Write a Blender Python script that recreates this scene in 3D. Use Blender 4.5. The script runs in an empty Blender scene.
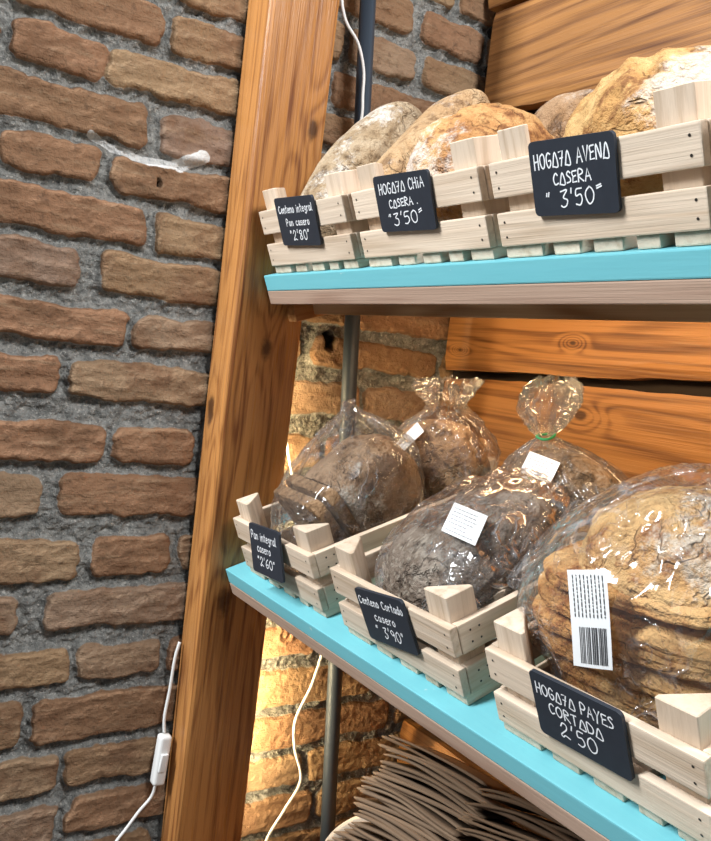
import bpy, bmesh, math, random
import numpy as np
from mathutils import Vector, Matrix
from mathutils.bvhtree import BVHTree

random.seed(7)
RNG = np.random.default_rng(11)
scene = bpy.context.scene
COL = scene.collection
R = math.radians

# ------------------------------------------------------------------ noise
def _hash(ix, iy, iz, seed):
    h = (ix.astype(np.int64) * 374761393 + iy.astype(np.int64) * 668265263 + iz.astype(np.int64) * 2147483647 + seed * 974711) & 0x7fffffff
    h = ((h ^ (h >> 13)) * 1274126177) & 0x7fffffff
    h = (h ^ (h >> 16)) & 0xffff
    return h / 65535.0
def vnoise(P, seed=0):
    P = np.asarray(P, float)
    i = np.floor(P).astype(np.int64); f = P - i
    f = f * f * f * (f * (f * 6 - 15) + 10)
    x, y, z = i[:, 0], i[:, 1], i[:, 2]
    fx, fy, fz = f[:, 0], f[:, 1], f[:, 2]
    def L(a, b, t): return a + (b - a) * t
    c = lambda dx, dy, dz: _hash(x + dx, y + dy, z + dz, seed)
    return L(L(L(c(0,0,0), c(1,0,0), fx), L(c(0,1,0), c(1,1,0), fx), fy),
             L(L(c(0,0,1), c(1,0,1), fx), L(c(0,1,1), c(1,1,1), fx), fy), fz) * 2 - 1
def fbm(P, octv=4, seed=0, gain=.5):
    P = np.asarray(P, float); a = 1.0; s = 0; tot = 0
    for k in range(octv):
        s = s + a * vnoise(P * (2.03 ** k) + 17.3 * k, seed + k); tot += a; a *= gain
    return s / tot
def smooth(e0, e1, x):
    t = np.clip((x - e0) / (e1 - e0), 0, 1); return t * t * (3 - 2 * t)

# ------------------------------------------------------------------ shader helper
class NT:
    def __init__(s, name):
        s.mat = bpy.data.materials.new(name); s.mat.use_nodes = True
        s.t = s.mat.node_tree; s.t.nodes.clear()
        s.out = s.t.nodes.new('ShaderNodeOutputMaterial')
    def n(s, typ, **kw):
        nd = s.t.nodes.new('ShaderNode' + typ)
        for k, v in kw.items():
            if hasattr(nd, k): setattr(nd, k, v)
        return nd
    def put(s, sock, v):
        if isinstance(v, bpy.types.NodeSocket): s.t.links.new(v, sock)
        elif v is not None: sock.default_value = v
    def math(s, op, a, b=None, c=None, clamp=False):
        nd = s.n('Math'); nd.operation = op; nd.use_clamp = clamp
        for i, v in enumerate((a, b, c)):
            if v is not None: s.put(nd.inputs[i], v)
        return nd.outputs[0]
    def vmath(s, op, a, b=None):
        nd = s.n('VectorMath'); nd.operation = op
        s.put(nd.inputs[0], a)
        if b is not None: s.put(nd.inputs[1], b)
        return nd.outputs['Value'] if op in ('LENGTH', 'DISTANCE', 'DOT_PRODUCT') else nd.outputs[0]
    def obj(s): return s.n('TexCoord').outputs['Object']
    def scale(s, v, sc):
        return s.vmath('MULTIPLY', v, sc)
    def noise(s, v, scale, detail=4, rough=.55, dist=0.0, color=False):
        nd = s.n('TexNoise'); s.put(nd.inputs['Vector'], v); nd.inputs['Scale'].default_value = scale
        nd.inputs['Detail'].default_value = detail; nd.inputs['Roughness'].default_value = rough
        nd.inputs['Distortion'].default_value = dist
        return nd.outputs['Color' if color else 'Fac']
    def voro(s, v, scale, feature='F1', out='Distance', rnd=1.0):
        nd = s.n('TexVoronoi'); nd.feature = feature; s.put(nd.inputs['Vector'], v); nd.inputs['Scale'].default_value = scale
        nd.inputs['Randomness'].default_value = rnd
        return nd.outputs[out]
    def ramp(s, fac, stops):
        nd = s.n('ValToRGB'); s.put(nd.inputs[0], fac); e = nd.color_ramp.elements
        while len(e) < len(stops): e.new(.5)
        for i, (p, c) in enumerate(stops):
            e[i].position = p; e[i].color = (*c, 1) if len(c) == 3 else c
        return nd.outputs['Color']
    def step(s, x, a, b):
        nd = s.n('MapRange'); nd.interpolation_type = 'SMOOTHSTEP'; s.put(nd.inputs['Value'], x)
        nd.inputs['From Min'].default_value = a; nd.inputs['From Max'].default_value = b
        return nd.outputs[0]
    def mix(s, f, a, b, mode='MIX'):
        nd = s.n('Mix'); nd.data_type = 'RGBA'; nd.blend_type = mode; nd.clamp_factor = True
        s.put(nd.inputs[0], f)
        s.put(nd.inputs[6], (*a, 1) if isinstance(a, tuple) and len(a) == 3 else a)
        s.put(nd.inputs[7], (*b, 1) if isinstance(b, tuple) and len(b) == 3 else b)
        return nd.outputs[2]
    def bump(s, h, strength=.3, dist=.002, normal=None):
        nd = s.n('Bump'); s.put(nd.inputs['Height'], h); nd.inputs['Strength'].default_value = strength
        nd.inputs['Distance'].default_value = dist
        if normal is not None: s.put(nd.inputs['Normal'], normal)
        return nd.outputs[0]
    def bsdf(s, color, rough=.6, normal=None, spec=.4, **kw):
        nd = s.n('BsdfPrincipled')
        s.put(nd.inputs['Base Color'], (*color, 1) if isinstance(color, tuple) and len(color) == 3 else color)
        s.put(nd.inputs['Roughness'], rough); nd.inputs['Specular IOR Level'].default_value = spec
        if normal is not None: s.put(nd.inputs['Normal'], normal)
        for k, v in kw.items(): s.put(nd.inputs[k], v)
        s.t.links.new(nd.outputs[0], s.out.inputs[0]); return nd
    def attr(s, name):
        nd = s.n('Attribute'); nd.attribute_name = name; return nd.outputs['Fac']

def wood(name, light, dark, axis, ring=9.0, freq=9.0, knots=(), rough=.5, contrast=.8, fibre=.4, knot_col=(.05, .02, .01), tint=.12, bump=.25, band=None, spec=.35, kamp=.12):
    m = NT(name); p = m.obj()
    info = m.n('ObjectInfo')
    off = m.scale(m.n('CombineXYZ').outputs[0], (1, 1, 1))
    cx = m.n('CombineXYZ'); r = info.outputs['Random']
    for i, k in enumerate((7.3, 3.1, 5.7)): m.put(cx.inputs[i], m.math('MULTIPLY', r, k if not knots else 0.0))
    pp = m.vmath('ADD', p, cx.outputs[0])
    sc = [1.0, 1.0, 1.0]; sc[axis] = .09
    q = m.scale(pp, tuple(sc))
    n1 = m.noise(q, ring, 2, .5, .35)
    core = None
    for (kx, ky, kz, kr) in knots:
        ks = [1.0, 1.0, 1.0]; ks[axis] = .5
        d = m.vmath('LENGTH', m.scale(m.vmath('SUBTRACT', p, (kx, ky, kz)), tuple(ks)))
        g = m.math('DIVIDE', d, kr * 3.2)
        g = m.math('POWER', 2.718, m.math('MULTIPLY', m.math('MULTIPLY', g, g), -1.0))
        n1 = m.math('MULTIPLY_ADD', g, kamp, n1)
        wob = m.math('MULTIPLY_ADD', m.noise(p, 90, 3), kr * .8, d)
        c = m.math('SUBTRACT', 1.0, m.step(wob, kr * .95, kr * 1.7))
        core = c if core is None else m.math('MAXIMUM', core, c)
    s = m.math('SINE', m.math('MULTIPLY', n1, freq * 6.283))
    s = m.math('POWER', m.math('MULTIPLY_ADD', s, .5, .5), 1.8)
    fs = [230.0, 230.0, 230.0]; fs[axis] = 3.5
    fib = m.step(m.noise(m.scale(pp, tuple(fs)), 1.0, 4, .7), .3, .72)
    fs2 = [75.0, 75.0, 75.0]; fs2[axis] = .9
    fib2 = m.step(m.noise(m.scale(pp, tuple(fs2)), 1.0, 4, .7), .3, .7)
    f = m.math('MULTIPLY_ADD', s, contrast, m.math('MULTIPLY', m.math('SUBTRACT', fib, .5), fibre * .9))
    f = m.math('ADD', f, m.math('MULTIPLY', m.math('SUBTRACT', fib2, .5), fibre * 1.0), clamp=True)
    col = m.mix(f, light, dark)
    big = m.noise(q, 5.0, 2)
    col = m.mix(m.math('MULTIPLY', m.step(big, .45, .75), .45), col, tuple(c * .62 for c in dark[:3]) if band is None else band)
    v = m.n('HueSaturation'); m.put(v.inputs['Value'], m.math('MULTIPLY_ADD', r, tint, 1 - tint / 2)); m.put(v.inputs['Color'], col)
    col = v.outputs[0]
    if core is not None: col = m.mix(m.math('MULTIPLY', core, .88), col, knot_col)
    h = m.math('ADD', m.math('MULTIPLY', s, -.6), fib)
    m.bsdf(col, m.math('MULTIPLY_ADD', fib, .2, rough - .1), m.bump(h, bump, .0012), spec)
    return m.mat

def plain(name, color, rough=.5, noise_amt=.15, noise_scale=60, bumps=.1, spec=.4, **kw):
    m = NT(name); p = m.obj(); n = m.noise(p, noise_scale, 4)
    col = m.mix(m.math('MULTIPLY', n, noise_amt * 2), color, tuple(c * .55 for c in color))
    m.bsdf(col, rough, m.bump(n, bumps, .001), spec, **kw)
    return m.mat

PINE_L, PINE_D = (.70, .57, .44), (.47, .345, .235)
M = {}
for i, a in enumerate('xyz'):
    M['pine_' + a] = wood('pale_pine_' + a, PINE_L, PINE_D, i, ring=16, freq=9, contrast=.5, fibre=.5, rough=.65, band=(.48, .35, .24), spec=.2, tint=.22)
M['post'] = wood('varnished_post_wood', (.46, .205, .062), (.17, .055, .015), 2, ring=11, freq=15, rough=.34, contrast=.55, fibre=.8,
                 knots=((.066, .5115, 1.792, .0075), (.066, .481, 1.508, .0085), (.060, .4625, 1.172, .012), (.02, .43, 1.42, .01)), bump=.3, tint=0)
M['plank'] = wood('varnished_plank_wood', (.36, .165, .054), (.11, .04, .013), 0, ring=10, freq=13, rough=.42, contrast=.55, fibre=.65,
                  knots=((.295, .82, 1.4675, .006), (.267, .82, 1.5595, .003), (.045, .82, 1.54, .0025)), bump=.35, tint=.1, kamp=.3)
M['natural_board'] = wood('natural_shelf_wood', (.52, .37, .28), (.33, .20, .14), 0, ring=20, freq=5, contrast=.7, fibre=.3, rough=.6, spec=.2)
M['rail'] = wood('rough_rail_wood', (.55, .38, .22), (.27, .14, .06), 0, ring=22, freq=5, contrast=.9, fibre=.3, rough=.6, spec=.2)
M['cleat'] = wood('cleat_wood', (.55, .28, .10), (.28, .11, .03), 1, ring=20, freq=5, rough=.5)

def make_paint():
    m = NT('turquoise_paint'); p = m.obj()
    st = m.noise(m.scale(p, (8, 140, 140)), 1, 4, .65)
    sp = m.noise(p, 45, 4, .7)
    col = m.mix(m.math('MULTIPLY', st, .5), (.19, .54, .60), (.11, .42, .49))
    ch = m.step(m.math('MULTIPLY', sp, m.noise(m.scale(p, (30, 120, 120)), 1, 3)), .40, .50)
    col = m.mix(m.math('MULTIPLY', ch, .8), col, (.52, .66, .64))
    m.bsdf(col, .5, m.bump(st, .25, .001), .35)
    return m.mat
M['paint'] = make_paint()

def make_brick():
    m = NT('old_brick_and_mortar'); p = m.obj()
    mask = m.attr('bmask'); tone = m.attr('btone'); pla = m.attr('plaster'); hole = m.attr('hole')
    n1 = m.noise(p, 14, 5, .6); n2 = m.noise(p, 70, 5, .65); n3 = m.noise(p, 260, 3, .6)
    st = m.noise(m.scale(p, (60, 16, 110)), 1, 4, .65)
    bc = m.ramp(tone, [(0, (.31, .17, .098)), (.35, (.26, .155, .088)), (.65, (.325, .215, .12)), (1, (.275, .19, .14))])
    bc = m.mix(m.step(n1, .42, .72), bc, (.19, .105, .06))
    bc = m.mix(m.math('MULTIPLY', m.step(st, .5, .75), .5), bc, (.40, .28, .175))
    bc = m.mix(m.math('MULTIPLY', m.step(n2, .56, .72), .55), bc, (.10, .06, .04))
    mc = m.mix(m.step(n2, .3, .7), (.34, .335, .31), (.15, .15, .14))
    mc = m.mix(m.math('MULTIPLY', m.step(n3, .58, .68), .7), mc, (.55, .53, .48))
    mc = m.mix(m.math('MULTIPLY', m.step(m.math('SUBTRACT', 1.0, n3), .58, .66), .6), mc, (.07, .07, .065))
    edge = m.math('ADD', mask, m.math('MULTIPLY', m.math('SUBTRACT', n2, .5), .5))
    k = m.step(edge, .40, .62)
    col = m.mix(k, mc, bc)
    col = m.mix(m.step(m.math('ADD', pla, m.math('MULTIPLY', m.math('SUBTRACT', n2, .5), .9)), .42, .6), col, (.66, .66, .64))
    col = m.mix(hole, col, (.012, .01, .008))
    h = m.math('ADD', m.math('MULTIPLY', n2, .9), m.math('MULTIPLY', n3, m.math('MULTIPLY_ADD', k, -.35, .6)))
    h = m.math('ADD', h, m.math('MULTIPLY', st, .5))
    m.bsdf(col, .9, m.bump(h, 1.0, .006), .15)
    return m.mat
M['brick'] = make_brick()

def make_metal():
    m = NT('blue_grey_painted_metal'); n = m.noise(m.scale(m.obj(), (40, 40, 6)), 1, 4)
    m.bsdf(m.mix(n, (.05, .066, .088), (.028, .038, .052)), .45, m.bump(n, .1, .0006), .5, Metallic=.2)
    return m.mat
M['metal'] = make_metal()
M['cord'] = plain('white_cord_plastic', (.82, .82, .80), .4, .05)
M['board'] = plain('slate_chalkboard', (.028, .034, .046), .55, .3, 120, .08, .3)
M['chalk'] = plain('white_chalk_pen', (.86, .88, .90), .7, .08)
M['nail'] = plain('dark_nail_heads', (.03, .025, .02), .5, .1)
M['dark'] = plain('dark_void_backing', (.02, .012, .008), .9, .2)
M['sticker'] = plain('white_paper_label', (.86, .87, .87), .6, .04, 40, .02, .3)
M['ink'] = plain('label_ink', (.05, .05, .055), .6, .05)
M['tie'] = plain('green_tie', (.03, .35, .12), .5, .1)
M['ceramic'] = wood('pale_bowl_wood', (.70, .62, .52), (.52, .43, .34), 0, ring=12, freq=4, contrast=.4, fibre=.2, rough=.5)
M['floor'] = plain('floor_tile', (.16, .13, .11), .6, .3, 8)
M['counter'] = wood('counter_wood', (.40, .2, .08), (.22, .09, .03), 0, rough=.5)

def make_kraft(name, a, b):
    m = NT(name); p = m.obj(); n = m.noise(m.scale(p, (14, 14, 60)), 1, 4); n2 = m.noise(p, 180, 3)
    r = m.n('ObjectInfo').outputs['Random']
    col = m.mix(m.math('ADD', m.math('MULTIPLY', n, .6), m.math('MULTIPLY', r, .5)), a, b)
    m.bsdf(col, .75, m.bump(m.math('ADD', n, m.math('MULTIPLY', n2, .4)), .35, .002), .2)
    return m.mat
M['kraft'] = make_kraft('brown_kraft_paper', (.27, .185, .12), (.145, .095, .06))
M['kraft_shaded'] = make_kraft('shaded_kraft_paper', (.20, .13, .08), (.10, .06, .035))  # same kraft paper, shade under the shelf put into its colour

def make_film():
    m = NT('clear_plastic_film'); p = m.obj()
    v1 = m.noise(p, 9, 2, .45, 1.2)
    def ridge(sc, w, dist):
        n = m.noise(p, sc, 2, .45, dist)
        return m.math('SUBTRACT', 1.0, m.step(m.math('ABSOLUTE', m.math('SUBTRACT', n, .5)), 0.0, w))
    ra = m.math('MULTIPLY', ridge(16, .035, 1.6), m.step(m.noise(p, 11, 2), .45, .6))
    rb = m.math('MULTIPLY', ridge(38, .05, 1.0), m.step(m.noise(m.vmath('ADD', p, (3.1, .7, 1.9)), 13, 2), .48, .62))
    r2 = m.math('MAXIMUM', ra, m.math('MULTIPLY', rb, .6))
    h = m.math('ADD', v1, m.math('MULTIPLY', r2, .22))
    h = m.math('ADD', h, m.math('MULTIPLY', m.noise(p, 45, 2, .5, .8), .05))
    nb = m.bump(h, 1.0, .017)
    tr = m.n('BsdfTransparent'); tr.inputs[0].default_value = (.97, .972, .975, 1)
    gl = m.n('BsdfGlossy'); gl.inputs['Roughness'].default_value = .09; gl.inputs['Color'].default_value = (1, 1, 1, 1)
    m.put(gl.inputs['Normal'], nb)
    lw = m.n('LayerWeight'); lw.inputs['Blend'].default_value = .25; m.put(lw.inputs['Normal'], nb)
    fac = m.math('MULTIPLY_ADD', lw.outputs['Fresnel'], .60, .03, clamp=True)
    mx = m.n('MixShader'); m.put(mx.inputs[0], fac); m.put(mx.inputs[1], tr.outputs[0]); m.put(mx.inputs[2], gl.outputs[0])
    df = m.n('BsdfDiffuse'); df.inputs[0].default_value = (.85, .87, .9, 1); m.put(df.inputs['Normal'], nb)
    m2 = m.n('MixShader'); m.put(m2.inputs[0], m.math('MULTIPLY_ADD', r2, .16, .02)); m.put(m2.inputs[1], mx.outputs[0]); m.put(m2.inputs[2], df.outputs[0])
    m.t.links.new(m2.outputs[0], m.out.inputs[0])
    return m.mat
M['film'] = make_film()

def crust(name, c1, c2, c3, flour=.5, flour_bias=0.0, flour_col=(.78, .74, .68), scale=1.0, crack=.5, seeds=0.0, fdir=(0, 0, 1), crumb=None):
    """c1 light crust, c2 mid crust, c3 dark; flour dusting gathers on the side fdir of the loaf"""
    m = NT(name); p = m.obj()
    n1 = m.noise(p, 22 * scale, 6, .62, .6); n2 = m.noise(p, 75 * scale, 5, .65); n3 = m.noise(p, 320, 3, .6)
    col = m.mix(m.step(n1, .38, .58), c1, c2)
    col = m.mix(m.step(m.math('ADD', m.math('MULTIPLY', n2, .6), m.math('MULTIPLY', n1, .4)), .50, .62), col, c3)
    cn = m.noise(p, 17 * scale, 4, .6, .5)
    ck = m.math('SUBTRACT', 1.0, m.step(m.math('ABSOLUTE', m.math('SUBTRACT', cn, .5)), 0.0, .022))
    ck = m.math('MULTIPLY', ck, m.step(m.noise(p, 11, 2), .45, .6))
    col = m.mix(m.math('MULTIPLY', ck, crack), col, tuple(c * .5 for c in c3))
    dd = m.math('MULTIPLY_ADD', m.vmath('DOT_PRODUCT', p, tuple(fdir)), 4.0, -.14)
    fn = m.noise(p, 55, 7, .8); fn2 = m.noise(p, 12, 3, .5)
    fl = m.math('ADD', m.math('ADD', m.math('MULTIPLY', fn, .62), m.math('MULTIPLY', fn2, .5)), dd)
    fl = m.math('MULTIPLY', m.step(m.math('ADD', fl, flour_bias), .52, .66), flour)
    fl = m.math('MULTIPLY', fl, m.math('SUBTRACT', 1.0, m.math('MULTIPLY', ck, .6)))
    col = m.mix(fl, col, flour_col)
    if seeds > 0:
        sv = m.voro(m.scale(m.vmath('ADD', p, m.scale(m.noise(p, 20, 2, color=True), (.04, .04, .04))), (1, .4, 1)), 170, 'F1')
        sm = m.math('SUBTRACT', 1.0, m.step(sv, .15, .5))
        col = m.mix(m.math('MULTIPLY', sm, seeds), col, (.36, .31, .25))
    h = m.math('ADD', m.math('ADD', n1, m.math('MULTIPLY', n2, .8)), m.math('MULTIPLY', ck, -.5))
    h = m.math('ADD', h, m.math('MULTIPLY', n3, .25))
    h = m.math('ADD', h, m.math('MULTIPLY', m.noise(p, 150, 4, .6), .6))
    m.bsdf(col, .75, m.bump(h, .85, .008), .25)
    return m.mat
M['crust_long'] = crust('floury_rye_crust', (.42, .32, .21), (.32, .225, .13), (.17, .11, .06), .7, -.06, crack=.3)
M['crust_long2'] = crust('pale_rye_crust', (.50, .34, .19), (.42, .26, .13), (.24, .14, .07), .45, -.1, crack=.3)
M['crust_round'] = crust('golden_floury_crust', (.54, .31, .125), (.42, .20, .07), (.20, .08, .028), .62, .0, fdir=(-.85, -.5, .1), crack=.35)
M['crust_dark'] = crust('dark_round_crust', (.36, .22, .12), (.27, .15, .07), (.13, .07, .035), .3, -.1)
M['crust_big'] = crust('big_golden_oat_crust', (.60, .38, .16), (.47, .25, .085), (.23, .10, .035), .62, -.18, (.66, .62, .56), fdir=(1.5, .1, .5), crack=.6)
M['crust_whole'] = crust('wholemeal_crust', (.36, .235, .14), (.27, .165, .09), (.15, .085, .045), .75, -.12, (.60, .55, .46), fdir=(.9, -.2, .35), crack=.4)
M['crumb_whole'] = crust('wholemeal_crumb', (.38, .24, .13), (.28, .165, .085), (.16, .09, .045), .0, crack=.2, scale=2)
M['crust_brown'] = crust('brown_loaf_crust', (.40, .24, .12), (.29, .16, .075), (.15, .08, .04), .3, -.15)
M['crust_seed'] = crust('dark_seeded_rye_crust', (.24, .19, .15), (.16, .12, .09), (.07, .05, .038), .55, -.06, (.42, .38, .32), seeds=.6, crack=.6, scale=1.6)
M['crust_rye'] = crust('dark_rye_crust', (.24, .155, .09), (.16, .10, .055), (.07, .045, .025), .15, -.2, seeds=.3)
M['crust_payes'] = crust('amber_country_crust', (.74, .45, .19), (.60, .30, .10), (.33, .125, .04), .0, -.3, crack=.25)
M['crust_payes_top'] = crust('amber_floured_crust', (.72, .46, .20), (.60, .33, .12), (.34, .14, .045), .8, -.02, (.74, .67, .56), fdir=(.5, .1, .75), crack=.2)

# ------------------------------------------------------------------ mesh helpers
def link(name, me, mat=None, parent=None, smooth=False):
    o = bpy.data.objects.new(name, me); COL.objects.link(o)
    if mat is not None:
        for mm in (mat if isinstance(mat, (list, tuple)) else [mat]): me.materials.append(mm)
    if parent is not None: o.parent = parent
    if smooth and len(me.polygons): me.polygons.foreach_set('use_smooth', [True] * len(me.polygons))
    return o
def from_data(name, V, F, mat=None, parent=None, smooth=False):
    me = bpy.data.meshes.new(name); me.from_pydata([tuple(map(float, v)) for v in V], [], [tuple(map(int, f)) for f in F]); me.update()
    return link(name, me, mat, parent, smooth)
def from_bm(name, bm, mat=None, parent=None, smooth=False):
    me = bpy.data.meshes.new(name); bm.normal_update(); bm.to_mesh(me); bm.free()
    return link(name, me, mat, parent, smooth)
def bm_box(lo, hi, bev=0.0, seg=2, shear=0.0, sub=0):
    bm = bmesh.new(); bmesh.ops.create_cube(bm, size=1)
    lo, hi = Vector(lo), Vector(hi)
    for v in bm.verts:
        v.co = Vector([lo[i] + (v.co[i] + .5) * (hi[i] - lo[i]) for i in range(3)])
    if bev: bmesh.ops.bevel(bm, geom=bm.edges[:], offset=bev, segments=seg, affect='EDGES', profile=.6)
    for v in bm.verts: v.co.y -= shear * v.co.z
    return bm
def bm_add(bm, other):
    me = bpy.data.meshes.new('tmp'); other.to_mesh(me); other.free(); bm.from_mesh(me); bpy.data.meshes.remove(me)
def empty(name, loc=(0, 0, 0), rot=None):
    o = bpy.data.objects.new(name, None); COL.objects.link(o); o.empty_display_size = .03
    if rot is None: o.location = loc
    else: o.matrix_world = Matrix.Translation(Vector(loc)) @ rot.to_4x4()
    return o
def tag(o, label, cat, group=None):
    o['label'] = label; o['category'] = cat
    if group: o['group'] = group
    return o
def structure(o): o['kind'] = 'structure'; return o
def copy_tree(src, parent=None):
    c = src.copy(); COL.objects.link(c)
    if parent is not None: c.parent = parent
    for ch in list(src.children): copy_tree(ch, c)
    return c
def catmull(pts, n=12):
    P = [np.array(p, float) for p in pts]; P = [2 * P[0] - P[1]] + P + [2 * P[-1] - P[-2]]
    out = []
    for i in range(1, len(P) - 2):
        for k in range(n):
            t = k / n
            out.append(.5 * (2 * P[i] + (P[i + 1] - P[i - 1]) * t + (2 * P[i - 1] - 5 * P[i] + 4 * P[i + 1] - P[i + 2]) * t * t + (3 * P[i] - P[i - 1] - 3 * P[i + 1] + P[i + 2]) * t ** 3))
    out.append(P[-2]); return out
def tube(name, pts, r, mat, parent=None, n=12, k=10):
    C = catmull(pts, n); V = []; F = []
    up = np.array([.3, .2, .9])
    for i, c in enumerate(C):
        d = C[min(i + 1, len(C) - 1)] - C[max(i - 1, 0)]; d /= np.linalg.norm(d)
        a = np.cross(d, up); 
        if np.linalg.norm(a) < .05: a = np.cross(d, [1, 0, 0])
        a /= np.linalg.norm(a); b = np.cross(d, a)
        for j in range(k):
            t = 2 * math.pi * j / k; V.append(c + r * (math.cos(t) * a + math.sin(t) * b))
    for i in range(len(C) - 1):
        for j in range(k):
            F.append((i * k + j, i * k + (j + 1) % k, (i + 1) * k + (j + 1) % k, (i + 1) * k + j))
    F.append(tuple(range(k))[::-1]); F.append(tuple((len(C) - 1) * k + j for j in range(k)))
    return from_data(name, V, F, mat, parent, True)

# ------------------------------------------------------------------ camera (1.0, 0, 1.5)
cam_d = bpy.data.cameras.new('camera'); cam = bpy.data.objects.new('camera', cam_d); COL.objects.link(cam)
RX = (0.5481, 0.1192, -0.8279); RY = (0.8289, 0.0547, 0.5567); RZ = (0.1117, -0.9914, -0.0689)
mw = Matrix(((RX[0], -RX[1], -RX[2], 1.0), (RY[0], -RY[1], -RY[2], 0.0), (RZ[0], -RZ[1], -RZ[2], 1.5), (0, 0, 0, 1)))
cam.matrix_world = mw
cam_d.sensor_fit = 'HORIZONTAL'; cam_d.sensor_width = 36; cam_d.lens = 808.87 / 711 * 36; cam_d.clip_start = .02
scene.camera = cam

# ------------------------------------------------------------------ left brick wall (one height-field mesh)
ROWS = [
 (1.862, 1.902, [(.162, .327), (.343, .56)], [-.07]),
 (1.803, 1.842, [(.162, .264), (.27, .49)], [-.09]),
 (1.738, 1.782, [(.09, .321), (.344, .53)], []),
 (1.682, 1.718, [(.163, .266), (.288, .52)], []),
 (1.617, 1.659, [(.09, .326), (.346, .57)], []),
 (1.558, 1.599, [(.02, .252), (.283, .51)], []),
 (1.494, 1.530, [(.075, .316), (.333, .565)], []),
 (1.424, 1.465, [(.0, .24), (.259, .50)], []),
 (1.344, 1.387, [(.07, .304), (.318, .419), (.44, .62)], []),
 (1.278, 1.323, [(-.01, .23), (.257, .50)], []),
 (1.200, 1.244, [(.05, .281), (.303, .401), (.42, .64)], []),
 (1.133, 1.177, [(-.02, .216), (.254, .50)], []),
 (1.062, 1.102, [(.05, .286), (.302, .403), (.42, .645)], []),
 (.987, 1.036, [(.01, .23), (.249, .50)], []),
 (.922, .964, [(.05, .283), (.298, .54)], []),
]
def build_wall():
    bricks = []; rr = random.Random(3)
    rows = [(a, b, list(c)) for a, b, c, _ in ROWS]
    z = 1.902
    for k in range(5):
        z0 = z + .022; rows.append((z0, z0 + .042, [(.1 + .12 * (k % 2), .33 + .12 * (k % 2))])); z = z0 + .042
    z = .922
    for k in range(6):
        z1 = z - .022; rows.append((z1 - .043, z1, [(.05 + .13 * (k % 2), .285 + .13 * (k % 2))])); z = z1 - .043
    for (z0, z1, bs) in rows:
        y = bs[-1][1]
        while y < .86:
            g = rr.uniform(.014, .026); L = rr.choice((.225, .235, .11, .16, .24)); bs.append((y + g, y + g + L)); y += g + L
        y = bs[0][0]
        while y > -.22:
            g = rr.uniform(.014, .024); L = rr.choice((.23, .24, .2, .11)); bs.append((y - g - L, y - g)); y -= g + L
        for (a, b) in bs: bricks.append((a, b, z0, z1, rr.random(), rr.uniform(-.0015, .0015), rr.uniform(-.02, .02)))
    st = .0022
    ys = np.arange(-.15, .852, st); zs = np.arange(.56, 2.22, st)
    Y, Zz = np.meshgrid(ys, zs); yy = Y.ravel(); zz = Zz.ravel(); n = len(yy)
    P = np.stack([np.zeros(n), yy, zz], 1)
    wy = yy + .007 * fbm(P * 30, 3, 1) + .002 * fbm(P * 110, 2, 5); wz = zz + .006 * fbm(P * 26, 3, 9) + .002 * fbm(P * 100, 2, 12)
    mask = np.zeros(n); tone = np.zeros(n); hgt = np.zeros(n)
    for (a, b, z0, z1, t, dh, sl) in bricks:
        s = (wy > a - .03) & (wy < b + .03) & (wz > z0 - .03) & (wz < z1 + .03)
        if not s.any(): continue
        r = .009
        cy, cz = (a + b) / 2, (z0 + z1) / 2
        qy = np.abs(wy[s] - cy) - ((b - a) / 2 - r); qz = np.abs(wz[s] - cz - sl * (wy[s] - cy)) - ((z1 - z0) / 2 - r)
        d = np.hypot(np.maximum(qy, 0), np.maximum(qz, 0)) + np.minimum(np.maximum(qy, qz), 0) - r
        mk = 1 - smooth(-.0005, .0075, d)
        idx = np.where(s)[0]; up = mk > mask[idx]
        ii = idx[up]; mask[ii] = mk[up]; tone[ii] = t; hgt[ii] = dh + (wz[ii] - cz) * rr.uniform(-.05, .05)
    rough = .0032 * fbm(P * np.array([1, 26, 75]), 4, 21) + .0012 * fbm(P * 160, 3, 31)
    mort = .007 * fbm(P * 60, 4, 41) + .004 * fbm(P * 200, 2, 43) + .003 * fbm(P * 14, 2, 48)
    x = -.013 * (1 - mask) + mask * (hgt + rough) + (1 - mask) * mort - .003
    # sweep of old plaster across two bricks
    px = [(.255, 1.7365), (.285, 1.728), (.326, 1.7205), (.365, 1.723), (.397, 1.741), (.385, 1.7335)]
    pl = np.zeros(n)
    for (a, b), w in zip(zip(px[:-1], px[1:]), (.0035, .005, .006, .008, .006)):
        ax, az = a; bx, bz = b; L2 = (bx - ax) ** 2 + (bz - az) ** 2
        t = np.clip(((yy - ax) * (bx - ax) + (zz - az) * (bz - az)) / L2, 0, 1)
        d = np.hypot(yy - ax - t * (bx - ax), zz - az - t * (bz - az))
        pl = np.maximum(pl, 1 - smooth(w * .4, w * 1.7, d))
    x += pl * .0015
    hole = np.zeros(n)
    for (hy, hz, hr) in ((.3415, 1.6998, .0035), (.6165, 1.5284, .011)):
        d = np.hypot(yy - hy, (zz - hz) * .7) + .004 * fbm(P * 120, 2, 77)
        hh = 1 - smooth(hr * .6, hr * 1.1, d); hole = np.maximum(hole, hh); x -= .012 * hh
    # raised ring of mortar around an old plug
    d = np.hypot(yy - .5945, zz - 1.0939); x += .004 * np.exp(-((d - .012) / .0035) ** 2) + .004 * np.exp(-(d / .004) ** 2)
    ny, nz = len(ys), len(zs)
    V = np.stack([x, yy, zz], 1)
    idx = np.arange(n).reshape(nz, ny)
    F = np.stack([idx[:-1, :-1].ravel(), idx[:-1, 1:].ravel(), idx[1:, 1:].ravel(), idx[1:, :-1].ravel()], 1)
    me = bpy.data.meshes.new('wall_left')
    me.vertices.add(n); me.vertices.foreach_set('co', V.ravel())
    nf = len(F); me.loops.add(nf * 4); me.loops.foreach_set('vertex_index', F.ravel().astype(np.int32))
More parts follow.
